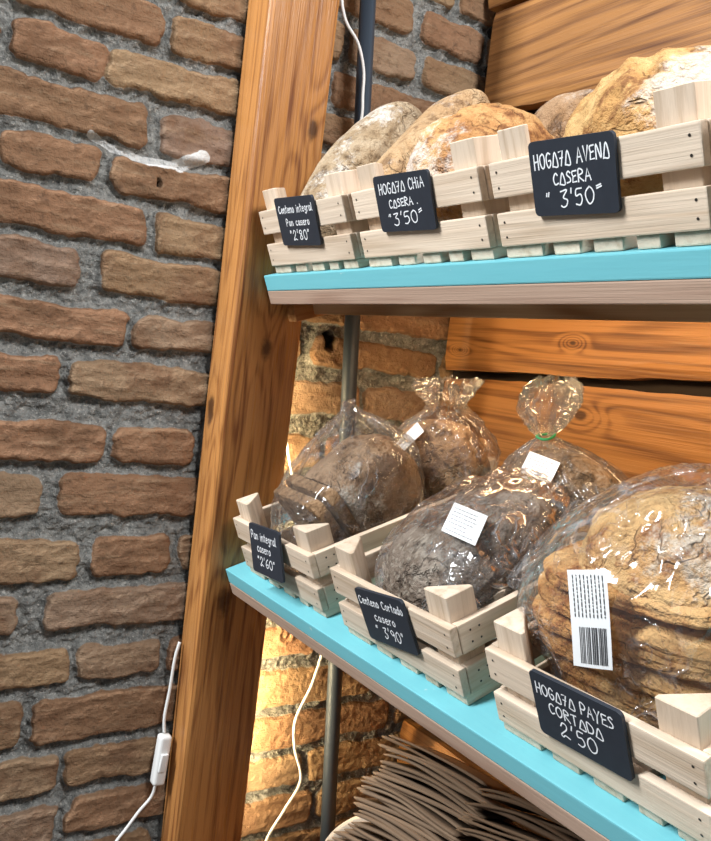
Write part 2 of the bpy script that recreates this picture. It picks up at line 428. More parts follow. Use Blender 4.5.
    me.polygons.add(nf); me.polygons.foreach_set('loop_start', np.arange(0, nf * 4, 4, dtype=np.int32))
    me.polygons.foreach_set('use_smooth', np.ones(nf, bool))
    me.update(calc_edges=True); me.validate()
    for nm, arr in (('bmask', mask), ('btone', tone), ('plaster', pl), ('hole', hole)):
        a = me.attributes.new(nm, 'FLOAT', 'POINT'); a.data.foreach_set('value', arr.astype(np.float32))
    structure(link('wall_left', me, M['brick']))
build_wall()
structure(from_bm('wall_left_base', bm_box((-.3, -.15, 0), (-.003, .87, .57)), M['brick']))

# ------------------------------------------------------------------ back wall of raw-edged planks
wb = structure(from_bm('wall_back', bm_box((-.06, .853, 0), (1.9, .90, 2.24)), M['dark']))
def plank(x0, x1, zb, zt, seed, yf=.82, th=.028):
    n = 160; xs = np.linspace(x0, x1, n); V = []; F = []
    P = np.stack([xs * 7, np.full(n, seed * 3.7), np.zeros(n)], 1)
    P2 = np.stack([xs * 45, np.full(n, seed * 1.7), np.zeros(n)], 1)
    bot = zb(xs) + .0045 * fbm(P, 3, seed) + .0012 * fbm(P2, 2, seed); top = zt(xs) + .0045 * fbm(P, 3, seed + 50) + .0012 * fbm(P2, 2, seed + 9)
    m = 10
    for i in range(n):
        for j in range(m + 1):
            t = j / m; z = bot[i] + (top[i] - bot[i]) * t
            e = min(t, 1 - t) * (top[i] - bot[i]); y = yf + .004 * math.exp(-e / .005) 
            V.append((xs[i], y, z))
        V.append((xs[i], yf + th, top[i])); V.append((xs[i], yf + th, bot[i]))
    k = m + 3
    for i in range(n - 1):
        for j in range(k):
            F.append((i * k + j, (i + 1) * k + j, (i + 1) * k + (j + 1) % k, i * k + (j + 1) % k))
    F.append(tuple(range(k))); F.append(tuple((n - 1) * k + j for j in range(k))[::-1])
    from_data('plank', V, F, M['plank'], wb, False)
c = lambda v: (lambda x: np.full_like(x, v))
lin = lambda a, b: (lambda x: a + (b - a) * np.clip(x / .5, 0, 2))
XE = 1.85
plank(.012, XE, c(2.062), c(2.215), 1)
plank(.03, XE, lin(1.905, 1.868), c(2.05), 2)
plank(.012, XE, c(1.70), lin(1.886, 1.856), 3)
plank(.012, XE, lin(1.509, 1.524), c(1.694), 4)
plank(.016, XE, c(1.32), lin(1.497, 1.509), 5)
plank(.012, XE, c(1.135), c(1.312), 6)
plank(.008, XE, c(.948), c(1.127), 7)
plank(.012, XE, c(.75), c(.938), 8)
plank(.012, XE, c(.565), c(.742), 9)

structure(from_bm('floor', bm_box((-.3, -3.2, -.05), (3.2, 1.0, 0)), M['floor']))

# ------------------------------------------------------------------ wooden post
def build_post():
    n = 60; V = []; F = []
    prof = []
    for i in range(n + 1):
        z = 2.22 * i / n
        t = .072 - (1.95 - z) * .0245 if z > .8 else .0438
        t = min(t, .078)
        w = .0015 * float(fbm(np.array([[0, 1.3, z * 5]]), 2, 3)[0]); yb = .5315 + (.002 * (1.2 - z)) ; yf = .428 + .006 * (z - .82) / 1.1
        r = .006; x0 = .004
        cs = [(x0, yb), (x0, yf + w), (t - r, yf + w), (t - r * .3, yf + w + r * .3), (t, yf + w + r), (t, yb - r), (t - r * .3, yb - r * .3), (t - r, yb)]
        for (x, y) in cs: V.append((x, y, z))
    k = 8
    for i in range(n):
        for j in range(k): F.append((i * k + j, i * k + (j + 1) % k, (i + 1) * k + (j + 1) % k, (i + 1) * k + j))
    F.append(tuple(range(k))[::-1]); F.append(tuple(n * k + j for j in range(k)))
    o = from_data('wooden_post', V, F, M['post'])
    bm = bmesh.new(); bm.from_mesh(o.data); bmesh.ops.recalc_face_normals(bm, faces=bm.faces[:]); bm.to_mesh(o.data); bm.free()
    tag(o, 'varnished honey brown timber post standing against the brick wall, holding the shelf ends', 'post')
build_post()

# metal pole behind the post
po = empty('metal_pole', (.042, .737, 0)); tag(po, 'slim dark blue grey metal pole rising behind the shelves beside the bricks', 'pole')
dirp = Vector((0, -.0749 * 2.2, 2.2))
def cyl(a, b, r, k=28):
    bm = bmesh.new(); a, b = Vector(a), Vector(b)
    mt = Matrix.Translation((a + b) / 2) @ (b - a).to_track_quat('Z', 'Y').to_matrix().to_4x4()
    bmesh.ops.create_cone(bm, cap_ends=True, segments=k, radius1=r, radius2=r, depth=(b - a).length, matrix=mt); return bm
from_bm('tube', cyl((0, 0, 0), dirp, .0110), M['metal'], po, True)
from_bm('foot_flange', cyl((0, 0, 0), (0, -.0004, .006), .03), M['metal'], po, False)

# ------------------------------------------------------------------ shelves
TH = R(18.5); K = math.tan(R(4.5))
ROT = Matrix.Rotation(TH, 3, 'X')
LO = Vector((0, .4612, 1.2175)); UO = Vector((0, .4625, 1.598))
T = ROT @ Vector((0, 1, 0)); N = ROT @ Vector((0, 0, 1))
def W(O, u, v, w):                   # shelf coordinates -> world, w measured along the raked crate fronts
    return O + Vector((u, 0, 0)) + T * (v - K * w) + N * w
def shelf(O, x0, x1, label, vfront, cl):
    root = empty('bread_shelf', O + Vector((x0, 0, 0)), ROT); tag(root, label, 'shelf', 'sloping bread shelves')
    L = x1 - x0; D = .372
    from_bm('painted_board', bm_box((0, vfront, -.020), (L, D, 0), .0015, 2, K), M['paint'], root)
    from_bm('under_board', bm_box((0, vfront, -.037), (L, D, -.0202), .0012, 2, K), M['natural_board'], root)
    if cl:
        from_bm('support_rail', bm_box((.030, .046, -.0585), (L, .076, -.0373), .0015, 2), M['rail'], root)
    cz = -.068
    o = from_bm('cleat', bm_box((.0, .024, -.064), (.020, .092, -.0373), .0015, 2), M['cleat'], root)
    return root
shelf(UO, .0685, 1.75, 'upper turquoise edged sloping shelf carrying the crates of unwrapped loaves', 0.0, True)
shelf(LO, .0555, 1.75, 'lower turquoise edged sloping shelf carrying the crates of bagged bread', -.004, False)

# ------------------------------------------------------------------ crates
def nails(bm, pts, r=.0011):
    for p, nrm in pts:
        q = Vector(nrm).to_track_quat('Z', 'Y').to_matrix().to_4x4()
        c0 = bmesh.ops.create_circle(bm, cap_ends=True, segments=8, radius=r, matrix=Matrix.Translation(Vector(p) + Vector(nrm) * .0003) @ q)
        for f in {f for v in c0['verts'] for f in v.link_faces}: f.material_index = 1
CW, CD = .191, .292
ST = .008
def make_crate():
    root = empty('wooden_crate')
    LV = [(.010, .0372), (.0490, .0770)]
    def part(name, lo, hi, mat, nl=(), bev=.0013):
        bm = bm_box(lo, hi, bev, 2)
        for f in bm.faces: f.material_index = 0
        nails(bm, nl)
        for v in bm.verts: v.co.y -= K * v.co.z
        return from_bm(name, bm, [mat, M['nail']], root)
    for li, (z0, z1) in enumerate(LV):
        h = z1 - z0
        fn = [((x, 0, z0 + h * q), (0, -1, 0)) for x in (.009, CW - .009) for q in (.28, .72)]
        bn = [((x, CD, z0 + h * q), (0, 1, 0)) for x in (.009, CW - .009) for q in (.28, .72)]
        part('front_slat', (.001, 0, z0), (CW - .001, ST, z1), M['pine_x'], fn)
        part('rear_slat', (.001, CD - ST, z0), (CW - .001, CD, z1), M['pine_x'], bn)
        for sx in (0, 1):
            x0 = 0 if sx == 0 else CW - ST
            xn = 0 if sx == 0 else CW; nx = -1 if sx == 0 else 1
            sn = [((xn, y, z0 + h * q), (nx, 0, 0)) for y in (.02, .03, CD - .02, CD - .03) for q in (.3, .7)]
            part('side_slat', (x0, ST + .0002, z0), (x0 + ST, CD - ST - .0002, z1), M['pine_y'], sn)
    # triangular corner posts
    lg = .030; zb, zt = .0102, .1005
    for sx in (0, 1):
        for sy in (0, 1):
            cx = ST + .0002 if sx == 0 else CW - ST - .0002; dx = 1 if sx == 0 else -1
            cy = ST + .0002 if sy == 0 else CD - ST - .0002; dy = 1 if sy == 0 else -1
            bm = bmesh.new(); vb = []
            for z in (zb, zt):
                vb.append([bm.verts.new((cx, cy, z)), bm.verts.new((cx + dx * lg, cy, z)), bm.verts.new((cx + dx * lg, cy + dy * .004, z)), bm.verts.new((cx + dx * .004, cy + dy * lg, z)), bm.verts.new((cx, cy + dy * lg, z))])
            for i in range(5): bm.faces.new((vb[0][i], vb[0][(i + 1) % 5], vb[1][(i + 1) % 5], vb[1][i]))
            bm.faces.new(vb[0]); bm.faces.new(vb[1])
            bmesh.ops.recalc_face_normals(bm, faces=bm.faces[:])
            bmesh.ops.bevel(bm, geom=bm.edges[:], offset=.0007, segments=1, affect='EDGES')
            for v in bm.verts: v.co.y -= K * v.co.z
            from_bm('corner_post', bm, M['pine_z'], root)
    for (a, b) in ((.002, .042), (.054, .080), (.093, .119), (.131, .150), (.161, .189)):
        part('floor_slat', (a, .003, .0002), (b, CD - .002, .0098), M['pine_y'])
    return root
crates = {}
proto = make_crate()
spec = [
 ('U1', UO, .085, .006, 'pale pine crate on the upper shelf nearest the post, holding two long loaves'),
 ('U2', UO, .2925, .006, 'second pale pine crate on the upper shelf, holding a round flour dusted loaf'),
 ('U3', UO, .4955, .006, 'pale pine crate on the upper shelf holding the largest golden loaf'),
 ('U4', UO, .6985, .006, 'pale pine crate cut off by the right edge of the photo on the upper shelf'),
 ('L1', LO, .0915, .012, 'pale pine crate on the lower shelf nearest the post, holding bagged brown bread'),
 ('L2', LO, .3235, .012, 'middle pale pine crate of the lower shelf, holding bagged dark seeded bread'),
 ('L3', LO, .5545, .012, 'pale pine crate on the lower shelf under the big sliced loaf'),
]
for i, (k, O, u, v, lab) in enumerate(spec):
    cr = proto if i == 0 else copy_tree(proto)
    cr.matrix_world = Matrix.Translation(O + Vector((u, 0, 0)) + T * v + N * .0002) @ ROT.to_4x4()
    tag(cr, lab, 'crate', 'crates on the upper shelf' if k[0] == 'U' else 'crates on the lower shelf')
    crates[k] = (O, u, v)

# ------------------------------------------------------------------ chalkboard tags with handwriting
G = {
 'A': (.62, ['0,0 .3,1 .62,0', '.1,.36 .52,.36']), 'a': (.62, ['0,0 .34,.95 .62,0 0,0']), 'B': (.5, ['0,0 0,1 .38,.9 .4,.62 0,.52 .45,.42 .48,.12 0,0']),
 'C': (.52, ['.5,.85 .3,1 .06,.75 .02,.35 .2,.02 .52,.14']), 'D': (.55, ['0,0 0,1 .4,.85 .55,.5 .4,.12 0,0']), 'E': (.48, ['.46,.95 .02,.9 .08,.52 .4,.55', '.08,.52 0,.04 .48,.06']),
 'G': (.56, ['.52,.88 .28,1 .04,.7 .03,.3 .25,0 .52,.18 .52,.45 .3,.45']), 'H': (.55, ['0,0 .03,1', '.52,0 .5,1', '.02,.5 .52,.54']), 'I': (.16, ['.08,0 .08,1']),
 'L': (.42, ['.03,1 0,.03 .42,.05']), 'N': (.58, ['0,0 .05,1 .5,.04 .56,1']), 'O': (.6, ['.3,1 .06,.8 0,.4 .2,.02 .46,.1 .6,.5 .5,.88 .3,1']), 'P': (.5, ['0,0 .04,1 .4,.95 .5,.7 .34,.5 .03,.48']),
 'R': (.55, ['0,0 .03,1 .4,.95 .46,.68 .05,.5 .55,0']), 'S': (.46, ['.44,.88 .24,1 .05,.78 .4,.4 .36,.1 .02,.06']), 'T': (.52, ['0,.96 .52,1', '.27,.98 .25,0']), 'V': (.55, ['0,1 .26,0 .55,1']),
 'Y': (.55, ['0,1 .26,.5 .55,1', '.26,.5 .16,-.12']), 'Z': (.52, ['0,.92 .5,.96 .22,0', '.1,.48 .44,.5']), '0': (.55, ['.28,1 .06,.78 0,.4 .2,.02 .44,.1 .55,.5 .46,.86 .28,1']),
 '2': (.55, ['.05,.72 .2,1 .44,.9 .42,.6 .04,.1 .1,0 .3,.14 .58,.04']), '3': (.5, ['.02,.95 .46,.98 .2,.62 .46,.42 .4,.08 .15,-.02 0,.12']), '5': (.5, ['.46,1 .1,.96 .06,.58 .36,.6 .46,.28 .28,.0 .02,.06']),
 '6': (.5, ['.42,1 .12,.66 .02,.25 .2,0 .44,.14 .42,.4 .1,.36']), '8': (.5, ['.25,.55 .05,.75 .24,1 .44,.8 .06,.26 .24,0 .46,.22 .25,.55']), '9': (.48, ['.44,.66 .2,.5 .04,.76 .24,1 .44,.8 .44,.3 .36,0']),
 "'": (.14, ['.1,1.08 .04,.8']), '"': (.26, ['.06,1 .02,.78', '.2,1 .16,.78']), '=': (.34, ['.02,.95 .3,1.04', '.04,.78 .32,.87']), '.': (.14, ['.04,.02 .08,.06']), ' ': (.34, []),
 'c': (.4, ['.38,.6 .18,.66 .02,.35 .16,.02 .4,.1']), 'e': (.4, ['.03,.34 .36,.4 .3,.64 .08,.56 .03,.2 .2,0 .4,.1']), 'n': (.42, ['.0,.62 .04,0', '.04,.4 .22,.64 .36,.5 .4,0']), 't': (.34, ['.16,1 .14,.1 .32,.04', '0,.66 .34,.7']),
 'o': (.42, ['.22,.66 .03,.45 .08,.06 .32,.06 .4,.4 .22,.66']), 'i': (.14, ['.06,.62 .08,0', '.07,.86 .08,.9']), 'r': (.34, ['.03,.64 .05,0', '.05,.4 .2,.62 .34,.58']), 's': (.36, ['.34,.56 .14,.64 .06,.44 .32,.26 .28,.04 .02,.06']),
 'd': (.44, ['.38,.5 .16,.62 .03,.3 .16,.02 .38,.2', '.42,1 .38,.0']), 'g': (.42, ['.36,.6 .1,.6 .05,.26 .34,.2 .38,.6 .34,-.25 .06,-.2']), 'l': (.2, ['.08,1 .04,.1 .18,.02']), 'h': (.44, ['.03,1 .04,0', '.04,.4 .24,.62 .38,.46 .4,0']), 'q': (.42, ['.38,.56 .18,.66 .03,.38 .1,.04 .34,.16 .38,.62 .42,.02']), 'p': (.42, ['.04,.62 .02,-.3', '.04,.54 .3,.64 .4,.36 .24,.06 .04,.12']),
}
def lettering(root, text, cx, cy, size, width, rise=0.0, sw=.0011, seed=1):
    rr = random.Random(seed); x = 0; strokes = []
    for ch in text:
        w, ss = G[ch]
        for s in ss:
            strokes.append([(x + float(a.split(',')[0]) + rr.uniform(-.02, .02), float(a.split(',')[1]) + rr.uniform(-.03, .03)) for a in s.split()])
        x += w + .2
    x -= .2; sx = width / x; bm = bmesh.new()
    def tr(p): 
        X = cx + (p[0] - x / 2) * sx; return (X, cy + p[1] * size + rise * (X - cx))
    for s in strokes:
        pts = [tr(p) for p in s]
        if len(pts) > 3:
            pts = [(q[0], q[1]) for q in catmull([(a, b, 0) for a, b in pts], 5)]
        # mitred ribbon: one continuous strip per pen stroke
        prev = None
        for i, p in enumerate(pts):
            a = Vector(pts[max(i - 1, 0)]); b = Vector(pts[min(i + 1, len(pts) - 1)]); d = b - a
            d = d.normalized() if d.length > 1e-9 else Vector((1, 0)); nn = Vector((-d.y, d.x)) * sw * .5
            ex = d * (sw * .4 if i == len(pts) - 1 else (-sw * .4 if i == 0 else 0))
            q = [bm.verts.new((p[0] + ex.x + sg * nn.x, -.0021, p[1] + ex.y + sg * nn.y)) for sg in (1, -1)]
            if prev: bm.faces.new((prev[0], prev[1], q[1], q[0]))
            prev = q
    from_bm('chalk_handwriting', bm, M['chalk'], root)
def sign(O, u, w, width, height, lines, label, v=.006, lean=23.0, roll=0.0, seed=1, dv=0.0):
    rot = Matrix.Rotation(R(lean), 3, 'X') @ Matrix.Rotation(R(-roll), 3, 'Y')
    loc = W(O, u, v, w) + (Matrix.Rotation(R(lean), 3, 'X') @ Vector((0, -.0022 - dv, 0)))
    root = empty('chalkboard_price_tag', loc, rot); tag(root, label, 'price tag', 'chalkboard price tags')
    bm = bmesh.new(); r = .004; pts = []
    for (sx, sz, a0) in ((1, 1, 0), (-1, 1, 90), (-1, -1, 180), (1, -1, 270)):
        for k in range(6):
            a = R(a0 + 90 * k / 5); pts.append((sx * (width / 2 - r) + r * math.cos(a), sz * (height / 2 - r) + r * math.sin(a)))
    f = [bm.verts.new((x, -.0018, z)) for x, z in pts]; b = [bm.verts.new((x, .0012, z)) for x, z in pts]
    bm.faces.new(f); bm.faces.new(b[::-1])
    for i in range(len(pts)): bm.faces.new((f[i], b[i], b[(i + 1) % len(pts)], f[(i + 1) % len(pts)]))
    bmesh.ops.recalc_face_normals(bm, faces=bm.faces[:])
    from_bm('slate_board', bm, M['board'], root)
    for i, (tx, cx, cy, size, wd, rise) in enumerate(lines):
        lettering(root, tx, cx * width, cy * height, size * height, wd * width, rise, seed=seed * 10 + i)
sign(UO, .1803, .0588, .0850, .0545, [('Centeno integrql', .02, .19, .15, .88, .02), ('Pqn cqsero', .02, -.08, .14, .60, .02), ("\"2'80\"", .02, -.38, .20, .5, .03)],
     'small chalkboard tag priced 2.80 on the upper crate nearest the post', roll=-3.3, seed=1)
sign(UO, .3821, .0592, .0830, .0525, [('HOGaZa CHiA', .0, .20, .18, .82, .05), ('CaSERA .', .0, -.06, .14, .52, .05), ("\"3'50=", .0, -.37, .21, .62, .05)],
     'chalkboard tag reading chia on the crate with the flour dusted round loaf', roll=-2.5, seed=2)
sign(UO, .5838, .0570, .0780, .0545, [('HOGaZa AVENa', .0, .16, .19, .88, .05), ('CaSERA', .0, -.08, .15, .44, .05), ("\" 3'50=", .0, -.38, .22, .66, .07)],
     'chalkboard tag reading avena below the largest golden loaf', roll=-3.2, seed=3)
sign(LO, .1930, .0600, .0760, .0585, [('Pqn integrql', -.02, .20, .16, .82, .0), ('cqsero', -.04, -.04, .15, .44, .0), ("\"2'60\"", .0, -.32, .18, .56, .0)],
     'chalkboard tag hanging twisted on the lower crate nearest the post', v=.012, lean=11, roll=4, seed=4, dv=.006)
sign(LO, .4190, .0530, .0820, .0540, [('Centeno Cortqdo', .0, .22, .15, .90, .0), ('cqsero', .0, -.06, .15, .42, .0), ("\" 3'90\"", .02, -.36, .20, .56, .0)],
     'chalkboard tag priced 3.90 on the middle crate of the lower shelf', v=.012, roll=9, seed=5)
sign(LO, .6496, .0579, .0815, .0535, [('HOGaZa PAYES', -.02, .19, .17, .84, .02), ('CORTaDa', -.03, -.06, .16, .58, .0), ("2'50", -.03, -.36, .23, .40, .0)],
     'chalkboard tag priced 2.50 below the big bagged sliced loaf', v=.012, roll=1.5, seed=6)

# ------------------------------------------------------------------ bread
def loaf_mesh(radii, p=2.4, seed=0, nu=132, nv=90, lump=.05, fine=.02, cut=None, slash=(), flat=.0, taper=0.0):
    """superellipsoid, long axis = local y. cut: y at which the loaf is cut flat. slash: scored grooves (x0,y0,x1,y1,width,depth)"""
    th = np.linspace(0, math.pi, nv); ph = np.linspace(0, 2 * math.pi, nu, endpoint=False)
    Tt, Pp = np.meshgrid(th, ph, indexing='ij')
    d = np.stack([(np.sin(Tt) * np.cos(Pp)).ravel(), np.cos(Tt).ravel(), (np.sin(Tt) * np.sin(Pp)).ravel()], 1)
    nrm = (np.abs(d) ** p).sum(1) ** (1 / p)
    V = d / nrm[:, None]
    if taper: V[:, [0, 2]] *= (1 - taper * (V[:, 1] + 1) / 2)[:, None]
    V = V * np.array(radii)
    r0 = min(radii)
    V += d * (r0 * lump * fbm(d * 2.2 + seed * 5.1, 3, seed))[:, None]
    V += d * (r0 * fine * fbm(V * 60 + seed, 4, seed + 7))[:, None]
    for (x0, y0, x1, y1, wd, dp) in slash:
        ax = np.array([x0, y0]); b = np.array([x1, y1]) - ax
        q = V[:, :2] - ax; t = np.clip((q @ b) / (b @ b), 0, 1)
        dist = np.linalg.norm(q - t[:, None] * b, axis=1) + .002 * fbm(d * 9, 2, seed + 3)
        up = smooth(.15, .5, d[:, 2]); g = np.exp(-(dist / wd) ** 2) * up; rim = np.exp(-((dist - wd * 1.9) / (wd * .8)) ** 2) * up
        V += d * (-dp * g + dp * .4 * rim)[:, None]
    if flat: V[:, 2] = np.where(V[:, 2] < 0, V[:, 2] * flat, V[:, 2])
    if cut is not None:
        m = V[:, 1] < cut; V[m, 1] = cut + .0012 * fbm(V[m] * 80, 2, seed + 2)
    F = []
    for i in range(nv - 1):
        for j in range(nu):
            F.append((i * nu + j, i * nu + (j + 1) % nu, (i + 1) * nu + (j + 1) % nu, (i + 1) * nu + j))
    bm = bmesh.new(); vs = [bm.verts.new(v) for v in V]
    for f in F: bm.faces.new([vs[i] for i in f])
    bmesh.ops.remove_doubles(bm, verts=bm.verts[:], dist=1e-5)
    bmesh.ops.recalc_face_normals(bm, faces=bm.faces[:])
    return bm
def axes(yaw=0, pitch=0, roll=0):       # loaf orientation inside its crate
    return Matrix.Rotation(R(yaw), 3, 'Z') @ Matrix.Rotation(R(pitch), 3, 'X') @ Matrix.Rotation(R(roll), 3, 'Y')
def crate_loc(k, u, v, w):              # u along the shelf (absolute), v depth, w height in crate k
    O = crates[k][0]; return O + Vector((u, 0, 0)) + T * v + N * w
def loose_loaf(name, k, uvw, rot, bm, mat, label, group=None):
    o = from_bm(name, bm, mat, None, True)
    o.matrix_world = Matrix.Translation(crate_loc(k, *uvw)) @ (ROT @ rot).to_4x4()
    tag(o, label, 'bread', group)
loose_loaf('long_loaf', 'U1', (.147, .116, .100), axes(3, 36), loaf_mesh((.0455, .120, .046), 2.5, 1, taper=.03, lump=.08), M['crust_long'],
           'long grey floury loaf nearest the post, leaning up out of its crate')
loose_loaf('long_loaf', 'U1', (.231, .150, .098), axes(-3, 33), loaf_mesh((.036, .118, .042), 2.5, 2, lump=.07), M['crust_long2'],
           'long tan loaf half hidden between the grey floury loaf and the round loaf')
loose_loaf('round_loaf', 'U2', (.380, .100, .072), axes(20, 3), loaf_mesh((.071, .080, .063), 2.1, 3, lump=.1, fine=.05, flat=.85, slash=((-.03, -.05, .03, .06, .007, .006),)), M['crust_round'],
           'round crusty loaf with a white flour patch in the second upper crate')
loose_loaf('round_loaf', 'U2', (.392, .232, .076), axes(0, 4), loaf_mesh((.078, .050, .066), 2.1, 4, lump=.08, flat=.85), M['crust_dark'],
           'dark brown loaf behind the flour dusted round loaf')
loose_loaf('country_loaf', 'U3', (.592, .112, .066), axes(-12, 2), loaf_mesh((.084, .088, .070), 2.2, 5, lump=.055, fine=.05, flat=.70,
           slash=((-.075, -.045, -.01, -.02, .008, .005), (-.05, .02, .03, -.05, .007, .004))), M['crust_big'],
           'largest golden round loaf with torn crust at upper right')
loose_loaf('country_loaf', 'U4', (.794, .15, .062), axes(10, 4), loaf_mesh((.083, .10, .065), 2.2, 6, lump=.08, flat=.7), M['crust_round'],
           'round loaf in the crate cut off at the right edge')

# ------------------------------------------------------------------ plastic bags
def bag_geo(ctrl, seed, nt=110, nk=144, axis='z', wrinkle=.004):
    """ctrl: (x,y,z,a,b,pleat) along the bag; a,b = half widths across; rings lie square to `axis`"""
    C = np.array(catmull([c[:3] for c in ctrl], 24)); Q = np.array(catmull([c[3:6] for c in ctrl], 24))
    s = np.linspace(0, len(C) - 1, nt); i0 = np.floor(s).astype(int).clip(0, len(C) - 2); f = (s - i0)[:, None]
    C = C[i0] * (1 - f) + C[i0 + 1] * f; Q = np.maximum(Q[i0] * (1 - f) + Q[i0 + 1] * f, .0012)
    ang = np.linspace(0, 2 * math.pi, nk, endpoint=False)
    V = []; B = []
    for k in range(nt):
        a, b, pl = Q[k]
        pp = np.stack([np.cos(ang) * 2.4 + seed, np.sin(ang) * 2.4, np.full(nk, k / nt * 1.2)], 1)
        n = fbm(pp * 2.6, 3, seed); fold = 1 - np.abs(n) * 2.6
        r = 1 + pl * (fold - .45) 
        pw = np.stack([np.cos(ang) * max(a, .01), np.sin(ang) * max(b, .01), np.full(nk, k / nt * .25)], 1)
        w = wrinkle * (1 - 2.4 * np.abs(fbm(pw * 26 + seed, 3, seed + 5))) * min(1, min(a, b) / .03)
        ca, sa = np.cos(ang), np.sin(ang)
        e = 2 / 2.6; ca = np.sign(ca) * np.abs(ca) ** e; sa = np.sign(sa) * np.abs(sa) ** e
        off = np.stack([ca * (a * r + w), sa * (b * r + w)], 1); bo = np.stack([ca * a, sa * b], 1)
        jit = .0035 * pl * fbm(pp * 5, 2, seed + 9)
        if axis == 'z':
            V.append(np.stack([C[k, 0] + off[:, 0], C[k, 1] + off[:, 1], C[k, 2] + jit], 1)); B.append(np.stack([C[k, 0] + bo[:, 0], C[k, 1] + bo[:, 1], np.full(nk, C[k, 2])], 1))
        elif axis == 'y':
            V.append(np.stack([C[k, 0] + off[:, 0], C[k, 1] + jit, C[k, 2] + off[:, 1]], 1)); B.append(np.stack([C[k, 0] + bo[:, 0], np.full(nk, C[k, 1]), C[k, 2] + bo[:, 1]], 1))
        else:
            V.append(np.stack([C[k, 0] + jit, C[k, 1] + off[:, 0], C[k, 2] + off[:, 1]], 1)); B.append(np.stack([np.full(nk, C[k, 0]), C[k, 1] + bo[:, 0], C[k, 2] + bo[:, 1]], 1))
    V = np.concatenate(V); B = np.concatenate(B); F = []
    for i in range(nt - 1):
        for j in range(nk):
            F.append((i * nk + j, i * nk + (j + 1) % nk, (i + 1) * nk + (j + 1) % nk, (i + 1) * nk + j))
    return V, B, F, nt, nk
NCAM = Vector((.70, -.59, .40)).normalized(); RIMG = Vector((.548, .821, -.157)).normalized(); UIMG = NCAM.cross(RIMG).normalized(); RIMG = UIMG.cross(NCAM).normalized()
def sticker(bag, bvh, center, wd, ht, spin, nrm=None, barcode=False, lines=6, vertical=False, lift=.0022, name='label_sticker'):
    n = Vector(nrm).normalized() if nrm is not None else NCAM
    r = (UIMG.cross(n)).normalized(); u = n.cross(r).normalized()
    a = R(spin); e1 = r * math.cos(a) + u * math.sin(a); e2 = u * math.cos(a) - r * math.sin(a)
    c = Vector(center)
    def drop(x, y, off):
        o = c + e1 * x + e2 * y + n * .12
        h = bvh.ray_cast(o, -n)
        return (.12 if h[0] is None else (o - h[0]).dot(n))
    gx, gy = 9, 9; D = np.array([[drop(wd * (i / (gx - 1) - .5), ht * (j / (gy - 1) - .5), 0) for i in range(gx)] for j in range(gy)])
    # stiff paper: least-squares plane plus a little of the real curvature, floated just above the film
    XX, YY = np.meshgrid(np.linspace(-1, 1, gx), np.linspace(-1, 1, gy))
    A = np.stack([np.ones(gx * gy), XX.ravel(), YY.ravel(), XX.ravel() ** 2, YY.ravel() ** 2], 1)
    co = np.linalg.lstsq(A, D.ravel(), rcond=None)[0]
    co[3] = min(max(co[3], -.003), .003); co[4] = min(max(co[4], -.003), .003)
    fit = (A @ co).reshape(gy, gx); gap = (fit - D).max(); 
    def at(x, y, off):
        X, Y = 2 * x / wd, 2 * y / ht
        d = co[0] + co[1] * X + co[2] * Y + co[3] * X * X + co[4] * Y * Y - min(max(gap, 0), .004) - off
        return c + e1 * x + e2 * y + n * (.12 - d)
    V = []; F = []
    for j in range(gy):
        for i in range(gx): V.append(at(wd * (i / (gx - 1) - .5), ht * (j / (gy - 1) - .5), lift))
    for j in range(gy - 1):
        for i in range(gx - 1): F.append((j * gx + i, j * gx + i + 1, (j + 1) * gx + i + 1, (j + 1) * gx + i))
    st = from_data(name, V, F, M['sticker'], bag, True)
    rr = random.Random(int(wd * 1e5 + ht * 1e6)); bm = bmesh.new()
    def rect(x0, x1, y0, y1):
        m = 4
        for q in range(m):
            ya, yb = y0 + (y1 - y0) * q / m, y0 + (y1 - y0) * (q + 1) / m
            bm.faces.new([bm.verts.new(at(x, y, lift + .0005)) for x, y in ((x0, ya), (x1, ya), (x1, yb), (x0, yb))])
    y_lo = -ht * .44
    if barcode:
        x = -wd * .30; 
        while x < wd * .38:
            b = rr.choice((.0004, .0004, .0007, .0010)); rect(x, x + b, -ht * .46, -ht * .08); x += b + rr.choice((.0004, .0005, .0008))
        b2 = bm; nm = from_bm('barcode', b2, M['ink'], st); bm = bmesh.new(); y_lo = -.0
    if vertical:
        nl = 9
        for i in range(nl):
            x = -wd * .38 + wd * .76 * i / (nl - 1); y = ht * .02
            while y < ht * .44:
                L = rr.uniform(.0012, .004); rect(x - .0003, x + .0003, y, min(y + L, ht * .45)); y += L + .0008
    else:
        for i in range(lines):
            y = y_lo + (ht * .86 if not barcode else ht * .4) * i / lines + ht * .04; x = -wd * .42; xe = wd * rr.uniform(.1, .42)
            while x < xe:
                L = rr.uniform(.0012, .004); rect(x, min(x + L, xe), y, y + .0007); x += L + .0008
    from_bm('printed_text', bm, M['ink'], st)
    return st
def package(name, k, u, v, label, group='bagged breads on the lower shelf'):
    root = empty(name, crate_loc(k, u, v, .0105), ROT); tag(root, label, 'bread', group); return root
def place(o, loc, rot): o.matrix_local = Matrix.Translation(Vector(loc)) @ rot.to_4x4()
def bag_obj(root, ctrl, seed, axis='z', wrinkle=.004):
    V, B, F, nt, nk = bag_geo(ctrl, seed, axis=axis, wrinkle=wrinkle)
    bag = from_data('plastic_bag', V, F, M['film'], root, True)
    return bag, BVHTree.FromPolygons([Vector(v) for v in V], F)

